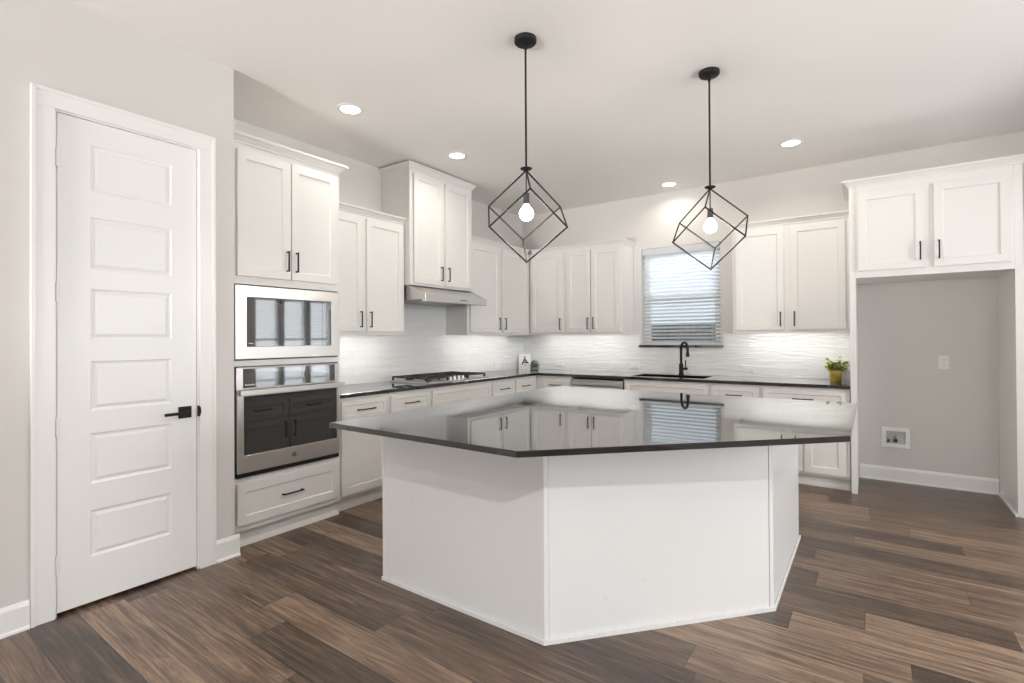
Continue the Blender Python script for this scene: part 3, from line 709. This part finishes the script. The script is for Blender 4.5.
outlet('vertical white outlet on the alcove wall above the water box', (4.467, -.0005, 1.103), 0, False, 'alcove wall fittings')
wb = thing('water_supply_box', 'white recessed water supply box low on the alcove wall', 'water box', (4.124, -.001, .405), 0)
m = MB(); rect_frame(m, -.105, .105, -.094, .094, -.070, .072, -.058, .056, -.012, -.0005); m.build('surround', 'plastic', wb, bevel=.002)
m = MB(); rect_frame(m, -.0715, .0735, -.0595, .0575, -.069, .071, -.057, .055, .0015, .085); m.box(-.0715, .0735, .0852, .088, -.0595, .0575)
m.build('recess', 'plastic', wb, weld=False)
m = MB(); m.cyl((0, .085, -.035), (0, .030, -.035), .011, n=16); m.cyl((0, .040, -.035), (0, .040, .008), .008, n=12); m.build('valve', 'brass', wb)
MB().cyl((0, .0298, -.034), (0, .008, -.034), .018, .014, n=16).build('knob', 'dark_plastic', wb)
MB().cyl((-.052, .085, -.042), (-.052, .02, -.042), .009, n=12).build('drain_cap', 'dark_plastic', wb)

# ---------------------------------------------------------------- island
isl = thing('kitchen_island', 'white paneled island base with a clipped corner in the middle of the kitchen', 'kitchen island', (0, 0, 0))
P = [(1.712, -3.940), (2.766, -3.940), (3.541, -3.066), (3.541, -1.975), (1.712, -1.975)]
IT = .026; IZ = .914
m = MB()
# back panels as separate skins around the carcass
def panel(p, q, t, z0, z1, nm, inset0=.0, inset1=.0):
    p, q = Vector((*p, 0)), Vector((*q, 0)); d = (q-p).normalized(); n_ = Vector((-d.y, d.x, 0))
    a, b2 = p+d*inset0, q-d*inset1
    pts = [a, b2, b2+n_*t, a+n_*t]
    return MB().prism([(v.x, v.y) for v in pts], z0, z1).build(nm, 'panel', isl)
ZI = IZ-IT-.001
panel(P[0], P[1], .018, 0, ZI, 'back_panel', .02, .022); panel(P[1], P[2], .018, 0, ZI, 'corner_panel', .022, .022); panel(P[2], P[3], .018, 0, ZI, 'end_panel', .022, 0)
def offset_poly(poly, o):
    n = len(poly); out = []
    for i in range(n):
        a, b2, c2 = [Vector(poly[(i+k) % n]) for k in (-1, 0, 1)]
        d0, d1_ = (b2-a).normalized(), (c2-b2).normalized(); n0, n1 = Vector((-d0.y, d0.x)), Vector((-d1_.y, d1_.x))
        out.append(tuple(b2+(n0+n1)*(o/(1+n0.dot(n1)))))
    return out
# carcass inside the panels, open to the left (working side) with a toe kick
Q = offset_poly(P, .0185)
Q[0] = (1.735, Q[0][1]); Q[4] = (1.735, -1.975)
Q[3] = (Q[3][0], -1.975)
MB().prism([(1.790 if abs(x-1.735) < 1e-6 else x, y) for x, y in Q], 0, .105).build('plinth', 'panel', isl)
MB().prism(Q, .1055, ZI).build('cabinet_box', 'panel', isl)
# corner strips: slim posts at each vertical corner
for p, nm in ((P[0], 0), (P[1], 1), (P[2], 2)):
    i = P.index(p); a = Vector(P[i-1]) if i else Vector(P[4]); c2 = Vector(P[i+1]); v = Vector(p)
    d0 = (a-v).normalized(); d1_ = (c2-v).normalized(); n0 = Vector((d0.y, -d0.x)); n1 = Vector((-d1_.y, d1_.x))
    e = .003; w0 = .020
    if i == 0:
        poly = [(v.x, v.y-e), (v.x+w0, v.y-e), (v.x+w0, v.y+.018), (v.x, v.y+.018)]
    else:
        out = -(n0+n1)/(1+n0.dot(n1))*e
        poly = [tuple(v+out), tuple(v+d1_*w0-n1*e), tuple(v+d1_*w0+n1*.017), tuple(v+(n0+n1)/(1+n0.dot(n1))*.017), tuple(v+d0*w0+n0*.017), tuple(v+d0*w0-n0*e)]
    MB().prism(poly, 0, ZI).build('corner_trim', 'panel', isl)
# shoe strip around the foot
outp = offset_poly(P, -.012); ring_in = offset_poly(P, -.0035)
for i, nm in ((0, 'shoe_molding'), (1, 'shoe_molding'), (2, 'shoe_molding')):
    poly = [outp[i], outp[i+1], ring_in[i+1], ring_in[i]]
    if i == 2: poly = [outp[2], (outp[3][0], -1.975), (ring_in[3][0], -1.975), ring_in[2]]
    if i == 0: poly = [(P[0][0], outp[0][1]), outp[1], ring_in[1], (P[0][0], ring_in[0][1])]
    MB().prism(poly, 0, .018).build(nm, 'panel', isl)
# working side: facing -x, drawers over doors (seen reflected in the oven glass)
wk = [(-3.88, -3.62, 1), (-3.58, -2.93, 2), (-2.89, -2.02, 2)]
def west_leaf(name, ya, yb_, z0, z1, handle, L=.15, st=.057):
    # local frame turned so that the front looks to -x
    o = shaker(yb_-ya, z1-z0, st=st).build(name, 'cab', isl, bevel=.0015)
    o.rotation_euler = (0, 0, R_(-90)); o.location = (1.7335, yb_, z0)
    W_ = yb_-ya
    if handle == 'C': pull(W_/2, -.011, (z1-z0)/2, L, False, o)
    else: pull(.030 if handle == 'L' else W_-.030, -.020, z1-z0-.10, .14, True, o)
for ya, yb_ in ((-3.725, -3.265), (-3.235, -2.775), (-2.735, -2.385), (-2.355, -2.005)):
    west_leaf('drawer', ya, yb_, .652, .800, 'C', st=.036)
for ya, yb_, s_ in ((-3.725, -3.265, 'L'), (-3.235, -2.775, 'R'), (-2.735, -2.385, 'L'), (-2.355, -2.005, 'R')):
    west_leaf('door', ya, yb_, .128, .632, s_)
# island top
top = [(1.688, -4.268), (2.852, -4.268), (3.868, -3.238), (3.868, -1.950), (1.688, -1.950)]
it = MB().prism(top, IZ-IT, IZ).build('island_countertop', 'quartz', bevel=.003)
tag(it, 'large black quartz island top with one clipped corner, mirroring the cabinets', 'countertop')

# ---------------------------------------------------------------- pendants
def pendant(label, x, y, zb, a, phi):
    root = thing('pendant_light', label, 'pendant light', (x, y, CEIL), 0, 'black cube pendant lights over the island')
    Rr, h = a*math.sqrt(2/3), a*math.sqrt(3); z0 = zb-CEIL
    m = MB(); m.lathe([(.0625, -.001), (.0625, -.020), (.058, -.026), (.012, -.027)]); m.cyl((0, 0, -.027), (0, 0, -.050), .007, n=16)
    for k in (0, 1): m.sphere((.038*math.cos(phi+math.pi*k), .038*math.sin(phi+math.pi*k), -.028), .005, 10, 6)
    m.build('canopy', 'black', root)
    m = MB(); m.sphere((0, 0, -.056), .0095, 14, 8); m.cyl((0, 0, -.060), (0, 0, z0+h+.012), .0058, n=14); m.build('rod', 'black', root)
    m = MB(); m.lathe([(.034, .010), (.030, .004), (.014, -.003), (.010, -.010)][::-1], (0, 0, z0+h+.002)); m.build('cap', 'black', root)
    T_ = (0, 0, z0+h); C_ = (0, 0, z0)
    up = [(Rr*math.cos(phi+2*math.pi*k/3), Rr*math.sin(phi+2*math.pi*k/3), z0+h*2/3) for k in range(3)]
    lo_ = [(Rr*math.cos(phi+math.pi/3+2*math.pi*k/3), Rr*math.sin(phi+math.pi/3+2*math.pi*k/3), z0+h/3) for k in range(3)]
    m = MB(); s = .0048
    def bar(p, q): m.cyl(p, q, s, n=8)
    for k in range(3):
        bar(T_, up[k]); bar(C_, lo_[k]); bar(up[k], lo_[k]); bar(up[k], lo_[(k-1) % 3])
    for p in [T_, C_]+up+lo_: m.sphere(p, s*1.1, 10, 6)
    m.build('cage', 'black', root)
    zs = 2.150-CEIL
    m = MB(); m.cyl((0, 0, z0+h-.004), (0, 0, zs), .004, n=10); m.cyl((0, 0, zs), (0, 0, zs-.062), .0165, .018, n=20); m.build('socket', 'dark_plastic', root)
    m = MB(); m.lathe([(.0135, zs-.0625), (.015, zs-.068), (.026, zs-.081), (.036, zs-.098), (.041, zs-.114), (.038, zs-.132), (.027, zs-.147), (.011, zs-.154), (1e-6, zs-.155)])
    bo = m.build('bulb', 'bulb', root); bo['label'] = 'lit frosted globe bulb'
    d = bpy.data.lights.new('pendant_glow', 'POINT'); d.energy = 9; d.color = (1, .9, .78); d.shadow_soft_size = .037
    L_ = bpy.data.objects.new('pendant_glow', d); col.objects.link(L_); L_.parent = root; L_.location = (0, 0, zs-.205)
pendant('black cube-cage pendant light on the left, hanging nearer the pantry side', 2.372, -3.470, 1.763, .297, 5.383)
pendant('black cube-cage pendant light on the right, hanging nearer the sink window', 3.120, -2.494, 1.765, .295, 4.836)

# ---------------------------------------------------------------- recessed lights
def downlight(label, x, y, energy, group='recessed ceiling lights', spread=150, c=(1, .91, .80)):
    root = thing('recessed_light', label, 'ceiling light', (x, y, CEIL), 0, group)
    MB().lathe([(.068, -.0015), (.070, -.006), (.094, -.004), (.096, -.0005)][::-1], n=36).build('trim_ring', 'plastic', root)
    MB().lathe([(.0675, -.0045), (.0675, -.0005)], n=36).build('lens', 'lens', root)
    ar = area('downlight', (0, 0, 0), (0, 0, 0),   .13, .13, energy, c, spread, 'DISK'); ar.parent = root; ar.location = (0, 0, -.008)
for lab, x, y, e in (('recessed ceiling light in front of the oven tower', .848, -3.497, 3.2),
                     ('recessed ceiling light in front of the hood cabinet', .851, -2.326, 3.2),
                     ('recessed ceiling light close to the wall above the sink window', 2.148, -.290, 2),
                     ('recessed ceiling light in front of the cabinet right of the window', 3.392, -.841, 3)):
    downlight(lab, x, y, e)
for lab, x, y, e in (('living area ceiling light nearest the island', 4.85, -6.45, 55), ('added unseen living area ceiling light nearest the pantry', 2.5, -7.2, 10),
                     ('added unseen ceiling light out past the island on the window side', 6.1, -4.2, 10), ('added unseen ceiling light in front of the breakfast nook', 6.1, -1.2, 10),
                     ('added unseen living area ceiling light nearest the rear wall', 4.6, -8.6, 10)):
    downlight(lab, x, y, e, 'recessed lights of the living area', c=(1, .985, .965))  # first stands where the island's shadow points; the others are added unseen fill

# ---------------------------------------------------------------- small things on the counter
pl = thing('potted_plant', 'small leafy green plant in a shiny gold pot beside the fridge alcove', 'plant', (3.672, -.165, ZC1))
m = MB(); m.lathe([(.040, 0), (.043, .002), (.056, .098), (.056, .102), (.053, .102), (.050, .088), (1e-6, .088)]); m.build('pot', 'gold', pl)
MB().lathe([(.0498, .088), (.048, .092), (1e-6, .094)]).build('soil', 'soil', pl)
m = MB(); rnd = random.Random(3)
def leaf_geo(m, base, dirv, L, Wd, curl):
    d = Vector(dirv).normalized(); side = d.cross(Vector((0, 0, 1)))
    side = (side if side.length > .1 else Vector((1, 0, 0))).normalized(); up = side.cross(d)
    rows = []
    for k, wv in ((0, .15), (.3, .85), (.6, 1), (.85, .6), (1, .05)):
        c_ = Vector(base)+d*(L*k)-up*(curl*L*k*k); rows.append((c_-side*Wd*wv+up*Wd*.25*wv, c_, c_+side*Wd*wv+up*Wd*.25*wv))
    vs = [p for r in rows for p in r]; fs = []
    for k in range(4):
        for q in range(2): fs.append((k*3+q, k*3+q+1, (k+1)*3+q+1, (k+1)*3+q))
    m.add(vs, fs, True)
for k in range(46):
    an = rnd.uniform(0, 6.28); el = rnd.uniform(.35, 1.5); Ls = rnd.uniform(.075, .125)
    d = Vector((math.cos(an)*math.cos(el), math.sin(an)*math.cos(el), math.sin(el)))
    p0 = Vector((math.cos(an)*.022, math.sin(an)*.022, .093)); p1 = p0+d*Ls*.9
    m.cyl(p0, p1, .0013, n=5, caps=False)
    for q in range(6):
        tt = .35+.65*q/5; bs = p0.lerp(p1, tt); a2 = rnd.uniform(0, 6.28); e2 = rnd.uniform(-.2, 1.1)
        leaf_geo(m, bs, (math.cos(a2)*math.cos(e2), math.sin(a2)*math.cos(e2), math.sin(e2)), rnd.uniform(.026, .042), rnd.uniform(.010, .0155), .30)
fo = m.build('foliage', 'leaf', pl)
sc = thing('succulent', 'small grey-green succulent in a squat grey pot in the counter corner', 'plant', (.345, -.245, ZC1))
m = MB(); m.lathe([(.040, 0), (.050, .004), (.058, .020), (.058, .034), (.054, .040), (.050, .036), (1e-6, .034)]); m.build('pot', 'concrete', sc)
m = MB()
for ring, (n, el, L) in enumerate(((13, .15, .078), (12, .50, .080), (10, .90, .080), (6, 1.3, .078))):
    for k in range(n):
        an = 2*math.pi*k/n+ring*.35
        leaf_geo(m, (math.cos(an)*.012, math.sin(an)*.012, .040+.006*ring), (math.cos(an)*math.cos(el), math.sin(an)*math.cos(el), math.sin(el)), L, .013, -.22)
m.build('foliage', 'succulent', sc)
cd = thing('printed_card', 'white upright card with a black ink figure in the counter corner', 'card', (.128, -.150, ZC1), R_(38))
MB().box(-.080, .080, -.006, .006, 0, .205).build('board', 'card', cd, bevel=.001)
m = MB(); m.box(-.088, .088, -.030, .020, -.0, .004); m = MB()
def blob(cx_, cz_, rx, rz, tilt=0, n=14):
    m.prism([(cx_+rx*math.cos(2*math.pi*k/n)*math.cos(tilt)-rz*math.sin(2*math.pi*k/n)*math.sin(tilt), cz_+rx*math.cos(2*math.pi*k/n)*math.sin(tilt)+rz*math.sin(2*math.pi*k/n)*math.cos(tilt)) for k in range(n)], -.0072, -.0061, 'y')
blob(0, .165, .014, .008); blob(.0, .132, .013, .020); blob(-.018, .104, .008, .030, -.5); blob(.022, .106, .009, .034, .55)
blob(.004, .092, .030, .008); blob(-.032, .076, .007, .020, -.1); blob(.040, .088, .014, .010); blob(.006, .060, .004, .016)
m.build('print', 'ink', cd, weld=False)
